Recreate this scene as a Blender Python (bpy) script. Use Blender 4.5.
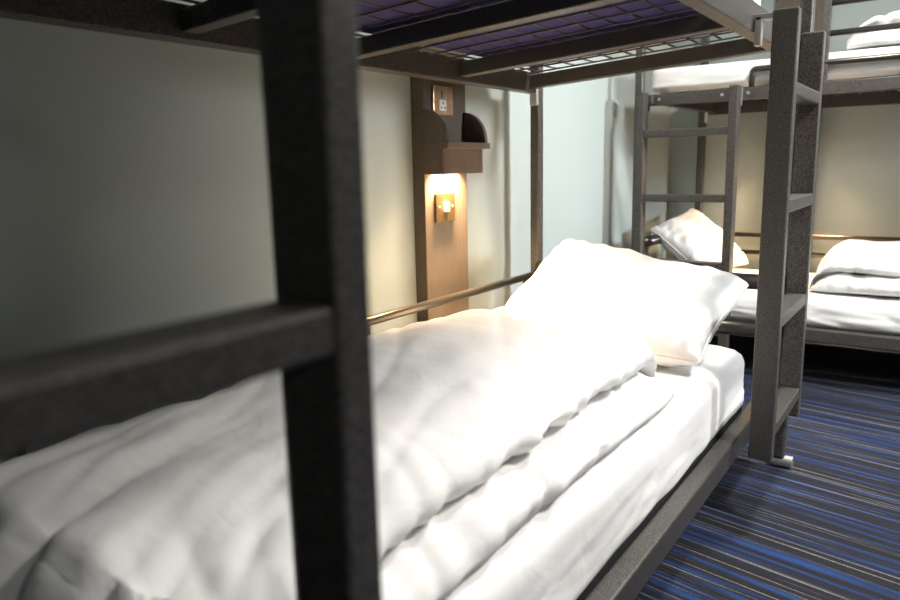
import bpy, bmesh, math, random
from mathutils import Vector, Matrix, noise

for o in list(bpy.data.objects):
    bpy.data.objects.remove(o, do_unlink=True)
scn = bpy.context.scene
COL = scn.collection

# ------------------------------------------------------------------ camera
YAW, PIT, ROL, FPX = 0.60515, -0.18256, -0.02225, 721.55
fwd = Vector((-math.sin(YAW) * math.cos(PIT), math.cos(YAW) * math.cos(PIT), math.sin(PIT)))
rt = Vector((math.cos(YAW), math.sin(YAW), 0))
up = rt.cross(fwd)
r2 = rt * math.cos(ROL) + up * math.sin(ROL)
u2 = r2.cross(fwd)
cd = bpy.data.cameras.new('camera')
cam = bpy.data.objects.new('camera', cd)
COL.objects.link(cam)
M = Matrix((r2, u2, -fwd)).transposed().to_4x4()
M.translation = (1.39, 0.0, 0.99)
cam.matrix_world = M
cd.sensor_width = 36
cd.lens = FPX / 900 * 36
cd.clip_start = 0.01
cd.dof.use_dof = True
cd.dof.focus_distance = 2.1
cd.dof.aperture_fstop = 3.0
scn.camera = cam

# ------------------------------------------------------------------ light
world = bpy.data.worlds.new('world')
scn.world = world
world.use_nodes = True
world.node_tree.nodes['Background'].inputs['Color'].default_value = (0.8, 0.85, 0.95, 1)
world.node_tree.nodes['Background'].inputs['Strength'].default_value = 0.02


def area(name, loc, target, size, power, col, sy=None, spread=180):
    d = bpy.data.lights.new(name, 'AREA')
    d.energy = power
    d.color = col
    d.size = size
    d.spread = math.radians(spread)
    if sy:
        d.shape = 'RECTANGLE'
        d.size_y = sy
    o = bpy.data.objects.new(name, d)
    COL.objects.link(o)
    o.location = loc
    v = Vector(target) - Vector(loc)
    o.rotation_euler = v.to_track_quat('-Z', 'Y').to_euler()
    return o


area('ceiling_or_fill_lamp', (2.15, 1.50, 2.36), (2.0, 1.70, 0), 0.30, 9.5, (1.0, 0.97, 0.93), spread=112)
area('ceiling_or_fill_lamp', (1.38, 2.62, 2.36), (1.38, 2.62, 0), 0.25, 15, (1.0, 0.97, 0.93))
area('ceiling_or_fill_lamp', (3.6, -0.4, 2.36), (3.6, -0.4, 0), 0.4, 5, (1.0, 0.97, 0.93))  # added weak fill, no known fixture; lifts the foreground ladder and bed foot
area('doorway_light', (4.6, 2.75, 1.75), (0.0, 3.0, 0.9), 0.32, 4.4, (0.95, 0.98, 1.0), spread=52)

scn.view_settings.view_transform = 'Standard'
scn.view_settings.look = 'None'
scn.view_settings.gamma = 1.0
scn.view_settings.use_curve_mapping = False
scn.view_settings.exposure = 2.1

# ------------------------------------------------------------------ materials


def S(r, g, b):
    f = lambda c: ((c / 255 + 0.055) / 1.055) ** 2.4 if c > 10 else c / 255 / 12.92
    return (f(r), f(g), f(b), 1)


class NT:
    def __init__(s, name):
        s.m = bpy.data.materials.new(name)
        s.m.use_nodes = True
        s.t = s.m.node_tree
        s.b = s.t.nodes['Principled BSDF']

    def n(s, typ, **kw):
        nd = s.t.nodes.new(typ)
        for k, v in kw.items():
            if k.startswith('i_'):
                nd.inputs[k[2:].replace('_', ' ')].default_value = v
            else:
                setattr(nd, k, v)
        return nd

    def l(s, a, b):
        s.t.links.new(a, b)

    def bump(s, h, strength, dist=0.002):
        bp = s.n('ShaderNodeBump', i_Strength=strength, i_Distance=dist)
        s.l(h, bp.inputs['Height'])
        s.l(bp.outputs['Normal'], s.b.inputs['Normal'])

    def mix(s, fac, a, b):
        mx = s.n('ShaderNodeMix', data_type='RGBA')
        if fac is not None:
            s.l(fac, mx.inputs['Factor'])
        for v, i in ((a, 6), (b, 7)):
            if isinstance(v, tuple):
                mx.inputs[i].default_value = v
            else:
                s.l(v, mx.inputs[i])
        return mx.outputs[2]

    def ramp(s, src, stops):
        r = s.n('ShaderNodeValToRGB')
        s.l(src, r.inputs['Fac'])
        e = r.color_ramp.elements
        while len(e) < len(stops):
            e.new(0.5)
        for el, (p, c) in zip(e, stops):
            el.position = p
            el.color = c
        return r.outputs['Color']


def mat_metal(name, c1, c2, rough=0.42, metallic=0.35, spk=1.0):
    t = NT(name)
    tc = t.n('ShaderNodeTexCoord')
    nz = t.n('ShaderNodeTexNoise', i_Scale=420.0, i_Detail=2.0)
    t.l(tc.outputs['Object'], nz.inputs['Vector'])
    c = t.ramp(nz.outputs['Fac'], [(0.38, c1), (0.66, c2)])
    t.l(c, t.b.inputs['Base Color'])
    t.b.inputs['Roughness'].default_value = rough
    t.b.inputs['Metallic'].default_value = metallic
    t.bump(nz.outputs['Fac'], 0.35 * spk, 0.0012)
    return t.m


def mat_plain(name, c, rough=0.5, metallic=0.0, scale=90, var=0.08, bump=0.1, emit=None):
    t = NT(name)
    tc = t.n('ShaderNodeTexCoord')
    nz = t.n('ShaderNodeTexNoise', i_Scale=float(scale), i_Detail=3.0)
    t.l(tc.outputs['Object'], nz.inputs['Vector'])
    d = tuple(max(0, x * (1 - var)) for x in c[:3]) + (1,)
    e = tuple(min(1, x * (1 + var)) for x in c[:3]) + (1,)
    t.l(t.ramp(nz.outputs['Fac'], [(0.3, d), (0.7, e)]), t.b.inputs['Base Color'])
    t.b.inputs['Roughness'].default_value = rough
    t.b.inputs['Metallic'].default_value = metallic
    if bump:
        t.bump(nz.outputs['Fac'], bump, 0.001)
    if emit:
        t.b.inputs['Emission Color'].default_value = emit[0]
        t.b.inputs['Emission Strength'].default_value = emit[1]
    return t.m


def mat_cloth(name, c, crease=0.5):
    t = NT(name)
    tc = t.n('ShaderNodeTexCoord')
    n1 = t.n('ShaderNodeTexNoise', i_Scale=9.0, i_Detail=5.0, i_Distortion=0.8)
    t.l(tc.outputs['Object'], n1.inputs['Vector'])
    n2 = t.n('ShaderNodeTexNoise', i_Scale=700.0, i_Detail=1.0)
    t.l(tc.outputs['Object'], n2.inputs['Vector'])
    ad = t.n('ShaderNodeMath', operation='MULTIPLY_ADD')
    t.l(n2.outputs['Fac'], ad.inputs[0])
    ad.inputs[1].default_value = 0.03
    t.l(n1.outputs['Fac'], ad.inputs[2])
    t.b.inputs['Base Color'].default_value = c
    t.b.inputs['Roughness'].default_value = 0.85
    t.b.inputs['Sheen Weight'].default_value = 0.15
    t.bump(ad.outputs[0], crease, 0.012)
    return t.m


def mat_wall(name, c):
    return mat_plain(name, c, 0.75, 0, 160, 0.03, 0.08)


def mat_wood(name, c1, c2):
    t = NT(name)
    tc = t.n('ShaderNodeTexCoord')
    mp = t.n('ShaderNodeMapping')
    mp.inputs['Scale'].default_value = (60, 60, 4)
    t.l(tc.outputs['Object'], mp.inputs['Vector'])
    nz = t.n('ShaderNodeTexNoise', i_Scale=3.0, i_Detail=6.0, i_Distortion=0.4)
    t.l(mp.outputs['Vector'], nz.inputs['Vector'])
    t.l(t.ramp(nz.outputs['Fac'], [(0.35, c1), (0.65, c2)]), t.b.inputs['Base Color'])
    t.b.inputs['Roughness'].default_value = 0.5
    t.bump(nz.outputs['Fac'], 0.08, 0.001)
    return t.m


def mat_carpet():
    t = NT('striped_carpet')
    tc = t.n('ShaderNodeTexCoord')
    mp = t.n('ShaderNodeMapping')
    mp.inputs['Rotation'].default_value = (0, 0, math.radians(11))
    t.l(tc.outputs['Object'], mp.inputs['Vector'])

    def band(sx, sy, sc, off, stops, detail=2.0):
        m2 = t.n('ShaderNodeMapping')
        m2.inputs['Scale'].default_value = (sx, sy, 1)
        m2.inputs['Location'].default_value = (off, off * 1.7, 0)
        t.l(mp.outputs['Vector'], m2.inputs['Vector'])
        nz = t.n('ShaderNodeTexNoise', noise_dimensions='2D', i_Scale=sc, i_Detail=detail)
        t.l(m2.outputs['Vector'], nz.inputs['Vector'])
        return t.ramp(nz.outputs['Fac'], stops)
    K, W = (0, 0, 0, 1), (1, 1, 1, 1)
    base = t.mix(band(1.5, 95, 1, 3, [(0.4, K), (0.6, W)]), S(6, 7, 17), S(13, 15, 30))
    blue = t.mix(band(2.2, 70, 1, 11, [(0.40, K), (0.62, W)]), S(6, 30, 70), S(10, 56, 112))
    c = t.mix(band(0.9, 48, 1, 0, [(0.50, K), (0.60, W)], 5), base, blue)
    c = t.mix(band(1.1, 150, 1, 23, [(0.715, K), (0.745, W)], 1), c, S(92, 96, 106))
    c = t.mix(band(0.8, 170, 1, 41, [(0.72, K), (0.745, W)], 1), c, S(128, 122, 112))
    # pile speckle
    nz = t.n('ShaderNodeTexNoise', i_Scale=330.0, i_Detail=2.0)
    t.l(tc.outputs['Object'], nz.inputs['Vector'])
    sp = t.ramp(nz.outputs['Fac'], [(0.3, (0.45, 0.45, 0.45, 1)), (0.7, (1.25, 1.25, 1.25, 1))])
    mx = t.n('ShaderNodeMix', data_type='RGBA', blend_type='MULTIPLY')
    mx.inputs['Factor'].default_value = 1
    t.l(c, mx.inputs[6])
    t.l(sp, mx.inputs[7])
    t.l(mx.outputs[2], t.b.inputs['Base Color'])
    t.b.inputs['Roughness'].default_value = 0.95
    t.bump(nz.outputs['Fac'], 0.6, 0.004)
    return t.m


METAL = mat_metal('hammered_gunmetal', S(42, 40, 38), S(104, 100, 95))
TUBE = mat_metal('gunmetal_tube', S(58, 54, 50), S(84, 80, 74), 0.28, 0.6, 0.4)
STEEL = mat_plain('bright_steel', S(205, 203, 198), 0.3, 0.8, 200, 0.05)
WIRE = mat_plain('wire_steel', S(70, 66, 64), 0.4, 0.5, 200, 0.1, 0)
SHEET = mat_cloth('white_cotton', S(226, 225, 223), 0.25)
DUVET = mat_cloth('white_duvet_cotton', S(230, 229, 227), 0.5)
INDIGO = mat_plain('indigo_ticking', S(36, 34, 100), 0.8, 0, 300, 0.12, 0.3)
NAVYT = mat_plain('navy_ticking', S(16, 17, 24), 0.85, 0, 90, 0.5, 0.3)
WALL = mat_wall('sage_wall_paint', S(158, 168, 165))
CEIL = mat_wall('white_ceiling_paint', S(235, 234, 230))
BASEB = mat_plain('dark_skirting', S(70, 70, 68), 0.6)
WOOD = mat_wood('dark_brown_board', S(84, 74, 63), S(96, 85, 73))
WOODL = mat_wood('umber_board', S(84, 71, 62), S(98, 83, 72))
COPPER = mat_plain('brushed_copper', S(196, 158, 128), 0.32, 0.75, 40, 0.2, 0.05)
BRASS = mat_plain('brushed_brass', S(112, 92, 62), 0.4, 0.8, 40, 0.15, 0.05)
WHITEP = mat_plain('white_plastic', S(235, 235, 230), 0.4)
GREYP = mat_plain('grey_plastic', S(120, 118, 116), 0.4)
BLACKP = mat_plain('black_plastic', S(18, 18, 18), 0.5)
LED = mat_plain('warm_lamp_diffuser', S(250, 235, 200), 0.4, emit=((1, 0.72, 0.38, 1), 5))
CARPET = mat_carpet()

# ------------------------------------------------------------------ mesh helpers


def obj(name, bm, m, parent=None, smooth=False, fn=None):
    if fn:
        for v in bm.verts:
            v.co = fn(v.co)
    bmesh.ops.recalc_face_normals(bm, faces=bm.faces)
    me = bpy.data.meshes.new(name)
    bm.to_mesh(me)
    bm.free()
    if isinstance(m, (list, tuple)):
        for k in m:
            me.materials.append(k)
    else:
        me.materials.append(m)
    if smooth:
        for p in me.polygons:
            p.use_smooth = True
    o = bpy.data.objects.new(name, me)
    COL.objects.link(o)
    if parent:
        o.parent = parent
    return o


def thing(name, label, cat, loc=(0, 0, 0), group=None):
    o = bpy.data.objects.new(name, None)
    o.empty_display_size = 0.1
    COL.objects.link(o)
    o.location = loc
    tag(o, label, cat, group)
    return o


def tag(o, label, cat, group=None):
    o['label'] = label
    o['category'] = cat
    if group:
        o['group'] = group


def struct(o):
    o['kind'] = 'structure'
    return o


def box(bm, a, b, bev=0.0, seg=2):
    """box between corners a and b, edges rounded by bev"""
    t = bmesh.new()
    bmesh.ops.create_cube(t, size=1)
    for v in t.verts:
        v.co = Vector([(a[i] + b[i]) / 2 + v.co[i] * (b[i] - a[i]) for i in range(3)])
    if bev:
        bmesh.ops.bevel(t, geom=t.edges[:], offset=bev, segments=seg, affect='EDGES', profile=0.5)
    merge(bm, t)


def merge(bm, t):
    me = bpy.data.meshes.new('tmp')
    t.to_mesh(me)
    t.free()
    bm.from_mesh(me)
    bpy.data.meshes.remove(me)


def tube(bm, pts, r, seg=12, cap=True):
    """round tube through pts"""
    pts = [Vector(p) for p in pts]
    rings = []
    n = len(pts)
    up0 = None
    for i, p in enumerate(pts):
        d = (pts[min(i + 1, n - 1)] - pts[max(i - 1, 0)]).normalized()
        if up0 is None:
            ref = Vector((0, 0, 1)) if abs(d.z) < 0.9 else Vector((1, 0, 0))
            a = d.cross(ref).normalized()
        else:
            a = (up0 - d * up0.dot(d)).normalized()
        up0 = a
        b = d.cross(a)
        rings.append([bm.verts.new(p + (a * math.cos(k * 2 * math.pi / seg) + b * math.sin(k * 2 * math.pi / seg)) * r) for k in range(seg)])
    for i in range(n - 1):
        for k in range(seg):
            bm.faces.new((rings[i][k], rings[i][(k + 1) % seg], rings[i + 1][(k + 1) % seg], rings[i + 1][k]))
    if cap:
        bm.faces.new(rings[0])
        bm.faces.new(list(reversed(rings[-1])))


def arc_pts(c, a, b, r0, n=6):
    """quarter bend about c from direction a to direction b"""
    c, a, b = Vector(c), Vector(a), Vector(b)
    return [c + (a * math.cos(t) + b * math.sin(t)) * r0 for t in [math.pi / 2 * k / n for k in range(n + 1)]]


def fbm(p, f, o=3, seed=0.0):
    return noise.fractal(Vector(p) * f + Vector((seed, seed * 1.3, seed * 0.7)), 1.0, 2.0, o)


def ridge(p, seed=0.0):
    """soft crease pattern, 0..1"""
    return 1 - abs(noise.noise(Vector(p) + Vector((seed, seed * 0.37, seed * 2.1)))) * 2


# ------------------------------------------------------------------ room shell
bm = bmesh.new(); box(bm, (-0.1, -3.6, -0.1), (5.3, 4.45, 0)); struct(obj('floor', bm, CARPET))
bm = bmesh.new(); box(bm, (-0.1, -3.6, 2.4), (5.3, 4.45, 2.5)); struct(obj('ceiling', bm, CEIL))
bm = bmesh.new(); box(bm, (-0.1, -3.6, 0), (0, 4.45, 2.4)); struct(obj('wall_left', bm, WALL))
bm = bmesh.new(); box(bm, (0, 4.32, 0), (5.2, 4.45, 2.4)); struct(obj('wall_far', bm, WALL))
bm = bmesh.new(); box(bm, (5.2, -3.6, 0), (5.3, 4.45, 2.4)); struct(obj('wall_right', bm, WALL))
bm = bmesh.new(); box(bm, (0, -3.6, 0), (5.2, -3.5, 2.4)); struct(obj('wall_near', bm, WALL))
bm = bmesh.new(); box(bm, (0, -3.5, 0), (0.014, 4.32, 0.10), 0.003); struct(obj('baseboard_left', bm, BASEB))
bm = bmesh.new(); box(bm, (0.014, 4.306, 0), (5.2, 4.32, 0.10), 0.003); struct(obj('baseboard_far', bm, BASEB))

# ------------------------------------------------------------------ bunk beds
# bed frame coordinates (l, w, z): l from the head end, w from the wall side out to the aisle
TILT = 0.062


def bed1(p):
    return Vector((0.10 + p[1], 2.44 - p[0], p[2]))


TH2 = -0.029
C2, S2 = math.cos(TH2), math.sin(TH2)


def bed2(p):
    a, b = p[0], 0.85 - p[1]
    return Vector((0.16 + a * C2 - b * S2, 3.42 + a * S2 + b * C2, p[2]))


def bunk(mp, root, rail_z, upper_h, tilt, beams, foot_ladder, bolts):
    inv = root.location.copy()

    def F(p):
        return mp(p) - inv

    def FT(p):
        return mp((p[0], p[1], p[2] + tilt * p[1])) - inv

    def part(name, build, m=METAL, parent=None, fn=F, smooth=False):
        b = bmesh.new()
        build(b)
        return obj(name, b, m, parent or root, smooth, fn)

    # posts, each with its round foot
    for (l0, w0, top, hz) in ((0.0, 0.0, 1.72, 1), (-0.02, 0.879, 1.70, 1), (1.98, 0.0, 1.72, 0), (1.98, 0.81, 1.70, 0)):
        po = part('post', lambda b: box(b, (l0, w0, 0.03), (l0 + 0.04, w0 + 0.039, top), 0.010, 3))
        part('foot', lambda b: tube(b, [(l0 + 0.02, w0 - 0.004, 0.02), (l0 + 0.02, w0 + 0.062, 0.02)], 0.02, 20), STEEL, po)
    # upper deck
    uz = 1.25
    part('side_rail', lambda b: box(b, (0.0, 0.0, uz - 0.008), (2.02, 0.035, uz + 0.06), 0.003), fn=FT)
    part('side_rail', lambda b: box(b, (0.03, 0.815, uz), (2.02, 0.85, uz + upper_h), 0.003), fn=FT)
    part('end_rail', lambda b: box(b, (0.055, 0.035, uz + 0.004), (0.095, 0.815, uz + 0.049), 0.003), fn=FT)
    part('end_rail', lambda b: box(b, (1.965, 0.035, uz + 0.004), (2.005, 0.815, uz + 0.049), 0.003), fn=FT)
    for l in beams:
        part('crossbeam', lambda b: box(b, (l, 0.035, uz + 0.006), (l + 0.04, 0.815, uz + 0.048), 0.003), fn=FT)

    # corner brackets that carry the deck on its head posts
    part('bracket', lambda b: box(b, (0.035, 0.008, uz - 0.05), (0.055, 0.036, uz + 0.05), 0.003), STEEL, fn=FT)
    part('bracket', lambda b: box(b, (0.0, 0.84, uz + 0.005), (0.05, 0.885, uz + 0.045), 0.003), fn=FT)

    def mesh(z):
        def f(b):
            l = 0.11
            while l < 1.96:
                tube(b, [(l, 0.037, z), (l, 0.813, z)], 0.0028, 6)
                l += 0.098
            w = 0.06
            while w < 0.81:
                tube(b, [(0.07, w, z + 0.0055), (1.99, w, z + 0.0055)], 0.0028, 6)
                w += 0.069
        return f
    part('wire_mesh', mesh(uz + 0.053), WIRE, fn=FT)
    # lower deck
    z0, z1 = rail_z
    part('side_rail', lambda b: box(b, (0.0, 0.0, z0), (2.02, 0.035, z1), 0.003))
    part('side_rail', lambda b: box(b, (-0.01, 0.805, z0), (2.02, 0.85, z1), 0.005))
    for l in (0.04, 0.70, 1.33, 1.965):
        part('crossbeam', lambda b: box(b, (l, 0.035, z0), (l + 0.04, 0.805, z0 + 0.03), 0.003))
    part('wire_mesh', mesh(z0 + 0.034), WIRE)
    # wall side guard rails of the lower berth and head end tubes
    part('guard_rail', lambda b: tube(b, [(0.03, 0.02, 0.583), (1.99, 0.02, 0.583)], 0.013), TUBE, smooth=True)
    part('guard_rail', lambda b: tube(b, [(0.03, 0.02, 0.487), (1.99, 0.02, 0.487)], 0.012), TUBE, smooth=True)
    for l in (0.11, 1.0, 1.9):
        part('guard_stub', lambda b: tube(b, [(l, 0.02, 0.49), (l, 0.02, 0.58)], 0.009), TUBE, smooth=True)
    part('head_tube', lambda b: tube(b, [(0.03, 0.03, 0.61), (0.03, 0.885, 0.61)], 0.025, 16), TUBE, smooth=True)
    part('head_tube', lambda b: tube(b, [(0.03, 0.03, 0.457), (0.03, 0.885, 0.457)], 0.028, 16), TUBE, smooth=True)
    # guard rail of the upper berth on the aisle side
    gb = uz + upper_h - 0.004
    part('guard_frame', lambda b: tube(b, [(0.478, 0.832, gb)] + [Vector((0.494, 0.832, uz + 0.11)) + Vector((-0.016 * math.cos(t), 0, 0.016 * math.sin(t))) for t in [math.pi / 2 * k / 6 for k in range(7)]] + [(2.0, 0.832, uz + 0.126)], 0.012), TUBE, fn=FT, smooth=True)
    part('guard_post', lambda b: box(b, (0.74, 0.822, gb), (0.772, 0.842, uz + 0.50), 0.003), fn=FT)
    for z in (uz + 0.238, uz + 0.355, uz + 0.48):
        part('guard_rail', lambda b: tube(b, [(0.772, 0.832, z), (2.0, 0.832, z)], 0.012), TUBE, fn=FT, smooth=True)
    for l in bolts:
        part('bolt', lambda b: tube(b, [(l, 0.846, uz + 0.027), (l, 0.855, uz + 0.027)], 0.007, 12), STEEL, fn=FT)

    # ladders: two rails, four rungs, hooks over the side rail
    def ladder(l0, l1, hooks=True, ldz=0.0):
        def rails(b):
            box(b, (l0, 0.894, 0.19 + ldz), (l0 + 0.037, 0.954, 1.35 + ldz), 0.004)
            box(b, (l1, 0.894, 0.19 + ldz), (l1 + 0.037, 0.954, 1.35 + ldz), 0.004)
        la = part('ladder', rails)
        for z in (1.18, 0.888, 0.585, 0.285):
            part('rung', lambda b: box(b, (l0 + 0.037, 0.896, z + ldz - 0.034), (l1, 0.953, z + ldz), 0.004), parent=la)
        if hooks:
            for l in (l0, l1):
                def hk(b):
                    box(b, (l + 0.006, 0.846, 1.33 + ldz), (l + 0.03, 0.91, 1.346 + ldz), 0.002)
                    box(b, (l + 0.006, 0.852, 1.27 + ldz), (l + 0.03, 0.868, 1.34 + ldz), 0.002)
                part('hook', hk, STEEL if l == l1 else METAL, la)
        else:
            part('hook', lambda b: box(b, (l0 - 0.042, 0.835, 1.27), (l0 + 0.006, 0.93, 1.31), 0.002), METAL, la)
    ladder(0.005, 0.418, True, 0.0 if foot_ladder else -0.045)
    if foot_ladder:
        ladder(2.053, 2.474, False, 0.011)


root1 = thing('bunk_bed', 'near dark metal bunk bed along the left wall, ladders at both ends', 'bunk bed', (0.55, 1.44, 0))
bunk(bed1, root1, (0.150, 0.215), 0.075, TILT, (1.480, 1.010, 0.510), True, ())
root2 = thing('bunk_bed', 'far dark grey metal bunk bed standing across the room against the back wall', 'bunk bed', (1.14, 3.75, 0))
bunk(bed2, root2, (0.206, 0.262), 0.05, 0.0, (1.480, 1.010, 0.510), False, (0.075, 0.36, 0.47))

# ------------------------------------------------------------------ bedding


def rounded_block(mp, l0, l1, w0, w1, z0, z1, r, seed, wr, nl=110, tilt=0.0, nsec=64):
    """fitted-sheet mattress: superelliptic section swept along l, drawn in at the ends"""
    b = bmesh.new()
    rows = []
    cw, cz = (w0 + w1) / 2, (z0 + z1) / 2
    for i in range(nl + 1):
        t = i / nl
        l = l0 + (l1 - l0) * t
        e = min(l - l0, l1 - l)
        ins = 0.0
        if e < r:
            ins = r - math.sqrt(max(0, r * r - (r - e) ** 2))
        hw, hz = (w1 - w0) / 2 - ins, (z1 - z0) / 2 - ins * 0.8
        row = []
        for k in range(nsec):
            # walk round a rounded rectangle
            a = 2 * math.pi * k / nsec
            c, s = math.cos(a), math.sin(a)
            n = 8.0
            q = (abs(c) ** n + abs(s) ** n) ** (-1 / n)
            x, y = c * q, s * q
            # corner easing
            rr = 0.72
            px, py = x * hw, y * hz
            cx, cy = max(0, hw - r), max(0, hz - r)
            dx, dy = max(0, abs(px) - cx), max(0, abs(py) - cy)
            m = math.hypot(dx, dy)
            if m > r and dx > 0 and dy > 0:
                px = math.copysign(cx + dx * r / m, px)
                py = math.copysign(cy + dy * r / m, py)
            p = Vector((l, cw + px, cz + py))
            side = min(1.0, max(0.0, (abs(px) - hw + 0.03) / 0.03))
            low = max(0.0, min(1.0, 1 - (py + hz) / (1.5 * hz)))
            d = wr * side * low * (ridge((l * 2.2, p.z * 38 + l * 1.6, 0), seed) - 0.55) + wr * 0.5 * fbm((l, p.y, p.z), 5, 2, seed)
            p.y += math.copysign(d, px) if side > 0 else 0
            p.z += d * 0.5 * (1 - side)
            p.z += tilt * p.y
            row.append(b.verts.new(mp(p)))
        rows.append(row)
    for i in range(nl):
        for k in range(nsec):
            b.faces.new((rows[i][k], rows[i][(k + 1) % nsec], rows[i + 1][(k + 1) % nsec], rows[i + 1][k]))
    b.faces.new(rows[0])
    b.faces.new(rows[-1])
    return b


def mattress(mp, l0, l1, w0, w1, z0, z1, label, seed, tilt=0.0, under=False, wr=0.006, rad=0.055):
    b = rounded_block(mp, l0, l1, w0, w1, z0, z1, rad, seed, wr, tilt=tilt)
    o = obj('mattress', b, SHEET, None, True)
    tag(o, label, 'mattress')
    if under:
        # indigo cover showing where the fitted sheet ends below
        b = bmesh.new()
        box(b, (l0 + 0.10, w0 + 0.035, z0 - 0.004), (l1 - 0.10, w1 - (0.045 if tilt else 0.075), z0 + (0.006 if tilt else 0.002)))
        obj('mattress_cover', b, INDIGO, o, False, lambda p: mp((p[0], p[1], p[2] + tilt * p[1])))
    return o


m1 = mattress(bed1, 0.062, 2.00, 0.04, 0.80, 0.19, 0.41, 'white sheeted mattress on the lower berth of the near bunk bed', 1.0, wr=0.012)
b = bmesh.new()
box(b, (0.09, 0.045, 0.188), (1.98, 0.797, 0.222), 0.004)
obj('mattress_base', b, NAVYT, m1, False, bed1)
mattress(bed1, 0.10, 1.955, 0.05, 0.80, 1.313, 1.44, 'mattress overhead with a dark blue underside seen through the wire mesh', 2.0, TILT, True, 0.002)
mattress(bed2, 0.10, 1.955, 0.04, 0.80, 0.246, 0.402, 'white sheeted mattress on the lower berth of the far bunk bed', 3.0, wr=0.022)
mattress(bed2, 0.005, 1.955, 0.04, 0.81, 1.312, 1.425, 'white sheeted mattress on the upper berth of the far bunk bed', 4.0, 0.0, True, 0.008, 0.03)


def smooth_loop(pts, n):
    """closed Catmull-Rom through pts, n samples evenly spread by length"""
    P = [Vector((p[0], p[1])) for p in pts]
    m = len(P)
    dense = []
    for i in range(m):
        p0, p1, p2, p3 = P[i - 1], P[i], P[(i + 1) % m], P[(i + 2) % m]
        for k in range(12):
            t = k / 12
            dense.append(0.5 * ((2 * p1) + (p2 - p0) * t + (2 * p0 - 5 * p1 + 4 * p2 - p3) * t * t + (3 * p1 - p0 - 3 * p2 + p3) * t ** 3))
    L = [0]
    for i in range(len(dense)):
        L.append(L[-1] + (dense[(i + 1) % len(dense)] - dense[i]).length)
    out = []
    j = 0
    for k in range(n):
        s = L[-1] * k / n
        while L[j + 1] < s:
            j += 1
        t = (s - L[j]) / max(1e-9, L[j + 1] - L[j])
        out.append(dense[j].lerp(dense[(j + 1) % len(dense)], t))
    return out


def duvet(name, mp, sec, zb, l_head, l_foot, label, seed, foot_drop=None, amp=1.0, head_len=0.16, foot_len=0.07, skew=0.0, group=None, hump=0.0):
    """folded duvet: section sec (w, z) swept along l; foot_drop hangs its foot end over the mattress"""
    NS, NL = 150, 170
    loop = smooth_loop(sec, NS)
    pos = []
    for i in range(NL + 1):
        t = i / NL
        # denser towards both ends
        t = t - 0.10 * math.sin(2 * math.pi * t) / (2 * math.pi) * 2
        row = []
        l = l_head + (l_foot - l_head) * t
        eh, ef = l - l_head, l_foot - l
        f = 1.0
        if eh < head_len:
            f = math.sqrt(max(0.0, 1 - (1 - eh / head_len) ** 2))
        if ef < foot_len:
            f = min(f, math.sqrt(max(0.0, 1 - (1 - ef / foot_len) ** 2)))
        f = max(f, 0.03)
        for k, q in enumerate(loop):
            w, z = q
            h = z - zb
            zz = zb + 0.004 + (h - 0.004) * f * (1 + 0.10 * fbm((l, w, 0), 2.2, 2, seed))
            zz += hump * h * math.exp(-((l - 1.08) / 0.34) ** 2) * max(0.0, min(1.0, (0.62 - w) / 0.25))
            ww = w + (1 - f) * (0.45 - w) * 0.10
            ww += 0.016 * fbm((l, z * 6, 3), 3.0, 3, seed + 2) * max(0, min(1, (w - 0.5) / 0.15))
            ll = l + skew * (w - 0.4) * (1 - t)
            ll += 0.025 * fbm((w, z, 1), 4, 2, seed + 5) * (1 - min(1, eh / 0.3))
            if foot_drop is not None and ef < 0.09:
                g = 1 - ef / 0.09
                zz = zz - g * g * 0.05
                zz = zz - (zb - foot_drop) * max(0.0, 1 - h / 0.19) * (1 if ef < 0.065 else 0)
            row.append(Vector((ll, ww, zz)))
        pos.append(row)
    # displacement along the normal
    out = []
    for i in range(NL + 1):
        row = []
        for k in range(NS):
            p = pos[i][k]
            du = pos[min(i + 1, NL)][k] - pos[max(i - 1, 0)][k]
            dv = pos[i][(k + 1) % NS] - pos[i][k - 1]
            n = du.cross(dv)
            if n.length > 1e-9:
                n.normalize()
            n = -n
            l, w, z = p
            upw = max(0.0, min(1.0, (z - zb - 0.006) / 0.025))
            side = max(0.0, min(1.0, (w - 0.52) / 0.16))
            foot = max(0.0, min(1.0, (l - (l_foot - 0.55)) / 0.45))
            d = 0.013 * fbm((l, w, z), 4.0, 3, seed)
            d += 0.007 * (ridge((l * 5 + w * 3, w * 2.2 - l * 1.2, z * 3), seed + 3) - 0.6)
            # pleats across the folded edge
            d += side * 0.011 * (ridge((l * 15 - w * 5.5, w * 1.6, z * 3), seed + 9) - 0.6)
            # long drawn folds near the foot
            ac, al = w * 0.92 - l * 0.40, w * 0.40 + l * 0.92
            ac += 0.03 * fbm((l, w, 4), 2.5, 2, seed + 8)
            d += foot * 0.030 * (max(0, ridge((ac * 6.5, al * 1.3, z), seed + 14)) ** 2 - 0.4)
            d += foot * 0.010 * (max(0, ridge((ac * 15, al * 2.2, z), seed + 31)) ** 3 - 0.3)
            d += 0.008 * (max(0, ridge((ac * 8, al * 1.6, 2), seed + 21)) ** 4 - 0.3)
            row.append(p + n * (d * amp * upw))
        out.append(row)
    b = bmesh.new()
    V = [[b.verts.new(mp(p)) for p in r] for r in out]
    for i in range(NL):
        for k in range(NS):
            b.faces.new((V[i][k], V[i][(k + 1) % NS], V[i + 1][(k + 1) % NS], V[i + 1][k]))
    b.faces.new(V[0])
    b.faces.new(V[-1])
    o = obj(name, b, DUVET, None, True)
    tag(o, label, 'duvet', group)
    return o


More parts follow.
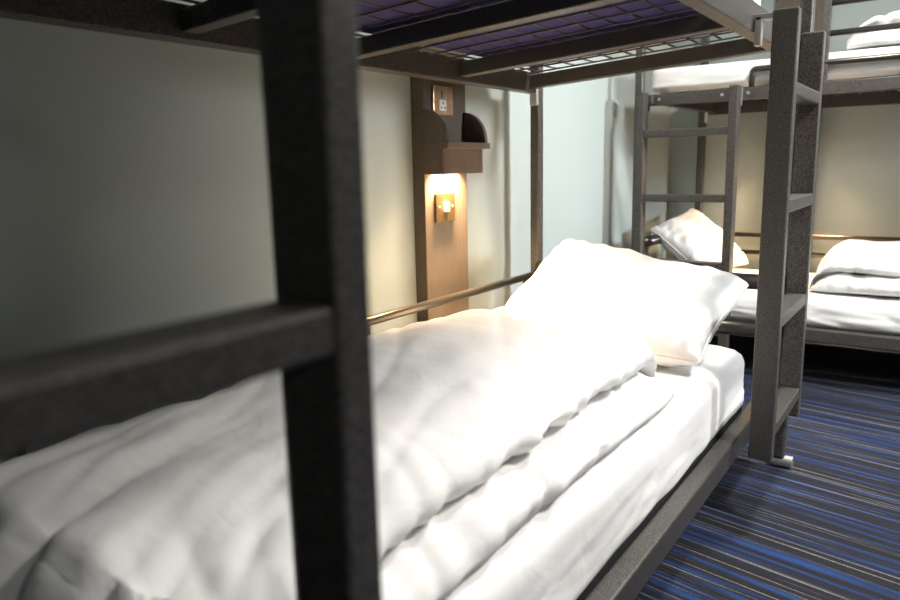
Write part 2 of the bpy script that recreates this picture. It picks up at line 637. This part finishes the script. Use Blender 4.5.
SEC1 = [(0.07, 0.425), (0.055, 0.490), (0.13, 0.552), (0.28, 0.582), (0.45, 0.590), (0.58, 0.583), (0.675, 0.562), (0.722, 0.528),
        (0.702, 0.494), (0.655, 0.476), (0.700, 0.476), (0.755, 0.460), (0.775, 0.436), (0.750, 0.417), (0.55, 0.413), (0.25, 0.413)]
duvet('duvet', bed1, SEC1, 0.412, 0.63, 2.145, 'large white duvet folded double on the near lower berth', 2.3, foot_drop=0.22, head_len=0.11, skew=0.02, hump=0.20)
SEC2 = [(0.12, 0.415), (0.10, 0.47), (0.17, 0.56), (0.32, 0.600), (0.50, 0.605), (0.64, 0.580), (0.715, 0.545), (0.725, 0.512),
        (0.690, 0.495), (0.655, 0.488), (0.700, 0.484), (0.745, 0.462), (0.752, 0.432), (0.720, 0.411), (0.5, 0.408), (0.25, 0.408)]
duvet('duvet', bed2, SEC2, 0.406, 0.74, 1.80, 'white duvet folded in two thick layers on the far lower berth', 7.7, amp=0.9, head_len=0.13)
SEC3 = [(p[0], 1.432 + (p[1] - 0.408) * 0.85) for p in SEC2]
duvet('duvet', bed2, SEC3, 1.430, 0.82, 1.85, 'white duvet heaped on the far upper berth behind the guard rails', 11.1, amp=1.2, head_len=0.22)


def pillow(corners, t, label, seed, dent=0.0, group=None):
    """stuffed pillow between four corners (top-left, top-right, bottom-right, bottom-left)"""
    TL, TR, BR, BL = [Vector(c) for c in corners]
    N = 56
    nrm = ((TR - TL).cross(BL - TL)).normalized()
    if nrm.z > 0:
        nrm = -nrm
    nrm = -nrm
    b = bmesh.new()
    faces = []
    sheets = []
    for sgn in (1, -1):
        g = []
        for i in range(N + 1):
            row = []
            for j in range(N + 1):
                u, v = math.sin((i / N - 0.5) * math.pi) , math.sin((j / N - 0.5) * math.pi)
                uu, vv = u * (1 - 0.05 * (1 - v * v)), v * (1 - 0.06 * (1 - u * u))
                a, c = (uu + 1) / 2, (vv + 1) / 2
                p = (TL * (1 - a) + TR * a) * c + (BL * (1 - a) + BR * a) * (1 - c)
                th = t * ((1 - u * u) * (1 - v * v)) ** 0.29
                edge = min(1, th / (0.4 * t))
                cr = abs(u * v)
                th *= 1 + 0.16 * fbm((u, v, sgn), 1.5, 2, seed)
                d = 0.011 * (ridge((u * 3.2 + v * 1.5, v * 3.0 - u * 1.1, sgn), seed) - 0.55) * edge
                d += 0.010 * cr * (ridge((u * 7 - v * 6, u * v * 3, sgn), seed + 4) - 0.5) * edge
                if dent:
                    d -= dent * math.exp(-((u - 0.1) ** 2 + (v - 0.2) ** 2) / 0.25)
                q = p + nrm * sgn * (th + d)
                row.append(q)
            g.append(row)
        sheets.append(g)
    V = {}

    def vert(s, i, j):
        e = i in (0, N) or j in (0, N)
        key = (0 if e else s, i, j)
        if key not in V:
            V[key] = b.verts.new(sheets[s][i][j])
        return V[key]
    for s in (0, 1):
        for i in range(N):
            for j in range(N):
                vs = [vert(s, i, j), vert(s, i + 1, j), vert(s, i + 1, j + 1), vert(s, i, j + 1)]
                try:
                    b.faces.new(vs)
                except ValueError:
                    pass
    o = obj('pillow', b, SHEET, None, True)
    tag(o, label, 'pillow', group)
    # piped seam along the edge
    loop = [sheets[0][i][0] for i in range(0, N, 2)] + [sheets[0][N][j] for j in range(0, N, 2)] + [sheets[0][i][N] for i in range(N, 0, -2)] + [sheets[0][0][j] for j in range(N, 0, -2)]
    b = bmesh.new()
    tube(b, loop + [loop[0]], 0.0028, 6, False)
    obj('seam', b, SHEET, o, True)
    return o


pillow([(0.275, 2.325, 0.718), (0.905, 2.30, 0.615), (0.868, 1.93, 0.455), (0.230, 1.86, 0.475)], 0.100,
       'plump white pillow propped up at the head of the near lower berth', 1.7)
pillow([(0.165, 3.56, 0.660), (0.195, 4.12, 0.725), (0.535, 4.02, 0.452), (0.43, 3.52, 0.455)], 0.070,
       'white pillow leaning in the corner of the far lower berth, seen through its ladder', 5.2)

# ------------------------------------------------------------------ bedside panels with shelf, lamp, socket and switch


def bedside(mp, label, lamp_power):
    """a along the wall, d out from the wall, z; board 0.24 wide"""
    root = thing('bedside_panel', label, 'wall panel', mp((0.12, 0, 0.35)))
    inv = root.location.copy()

    def F(p):
        return mp(p) - inv

    def part(name, build, m, parent=None, smooth=False):
        b = bmesh.new()
        build(b)
        return obj(name, b, m, parent or root, smooth, F)
    part('backboard', lambda b: box(b, (0, 0, 0.35), (0.24, 0.045, 2.0), 0.002), WOOD)
    sh = part('shelf', lambda b: box(b, (0.0, 0.045, 1.045), (0.245, 0.135, 1.064), 0.002), WOOD)

    def fin(a0, a1):
        def f(b):
            n = 16
            prof = [(0.045, 1.064)] + [(0.045 + 0.084 * math.cos(t), 1.064 + 0.100 * math.sin(t)) for t in [math.pi / 2 * k / n for k in range(n + 1)]]
            A = [b.verts.new((a0, p[0], p[1])) for p in prof]
            B = [b.verts.new((a1, p[0], p[1])) for p in prof]
            b.faces.new(A)
            b.faces.new(list(reversed(B)))
            for i in range(len(A)):
                j = (i + 1) % len(A)
                b.faces.new((A[i], A[j], B[j], B[i]))
        return f
    part('side_fin', fin(0.0, 0.016), WOOD, sh)
    part('side_fin', fin(0.224, 0.240), WOOD, sh)

    # lamp housing: hollow underneath, with a recessed diffuser
    def house(b):
        z0, z1 = 0.968, 1.045
        box(b, (0.0, 0.045, z1 - 0.012), (0.225, 0.118, z1), 0.001)
        box(b, (0.0, 0.108, z0), (0.225, 0.118, z1 - 0.012), 0.001)
        box(b, (0.0, 0.045, z0), (0.010, 0.108, z1 - 0.012), 0.001)
        box(b, (0.215, 0.045, z0), (0.225, 0.108, z1 - 0.012), 0.001)
        box(b, (-0.001, 0.117, z0 + 0.014), (0.226, 0.1195, z0 + 0.018))
    lp = part('lamp', house, WOODL)
    part('diffuser', lambda b: box(b, (0.02, 0.050, 0.988), (0.205, 0.090, 0.998), 0.003), LED, lp)

    # double plate: switched socket above the shelf, rocker switch below the lamp
    sk = part('socket', lambda b: box(b, (0.047, 0.045, 1.150), (0.154, 0.054, 1.238), 0.003), COPPER)

    def ins(b):
        box(b, (0.077, 0.053, 1.163), (0.114, 0.0555, 1.196), 0.002)
    pi = part('socket_insert', ins, WHITEP, sk)
    for (x, z, w, h) in ((0.0955, 1.187, 0.004, 0.008), (0.086, 1.172, 0.007, 0.004), (0.105, 1.172, 0.007, 0.004)):
        part('pin_hole', lambda b: box(b, (x - w / 2, 0.055, z - h / 2), (x + w / 2, 0.0562, z + h / 2)), BLACKP, sk)
    part('rocker', lambda b: box(b, (0.088, 0.053, 1.200), (0.103, 0.059, 1.224), 0.002), GREYP, sk)
    for x in (0.060, 0.141):
        part('screw', lambda b: tube(b, [(x, 0.053, 1.194), (x, 0.0555, 1.194)], 0.003, 10), STEEL, sk)
    sw = part('light_switch', lambda b: box(b, (0.047, 0.045, 0.815), (0.154, 0.055, 0.908), 0.003), BRASS)
    part('rocker', lambda b: box(b, (0.089, 0.054, 0.848), (0.111, 0.062, 0.880), 0.002), WHITEP, sw)
    for x in (0.064, 0.137):
        part('screw', lambda b: tube(b, [(x, 0.054, 0.864), (x, 0.0565, 0.864)], 0.0035, 10), STEEL, sw)
    # the lamp's own light
    ld = bpy.data.lights.new('reading_light', 'AREA')
    ld.shape = 'RECTANGLE'
    ld.size, ld.size_y = 0.025, 0.14
    ld.energy = lamp_power
    ld.spread = math.radians(125)
    ld.color = (1.0, 0.66, 0.35)
    lo = bpy.data.objects.new('reading_light', ld)
    COL.objects.link(lo)
    lo.location = mp((0.112, 0.066, 0.984))
    # flat pane facing down, long side along the wall
    ax = (mp((1, 0, 0)) - mp((0, 0, 0))).normalized()
    out = (mp((0, 1, 0)) - mp((0, 0, 0))).normalized()
    za = (Vector((0, 0, 1)) * math.cos(0.18) - out * math.sin(0.18)).normalized()
    lo.rotation_euler = Matrix((ax.cross(za), ax, za)).transposed().to_euler()
    return root


bedside(lambda p: Vector((p[1], 1.82 + p[0], p[2])), 'dark brown wall panel with shelf, lit lamp, socket and switch beside the near bunk bed', 4.6)
bedside(lambda p: Vector((0.555 + p[0], 4.32 - p[1], p[2])), 'lamp panel on the back wall, mostly hidden behind the near bunk ladder', 3.5)
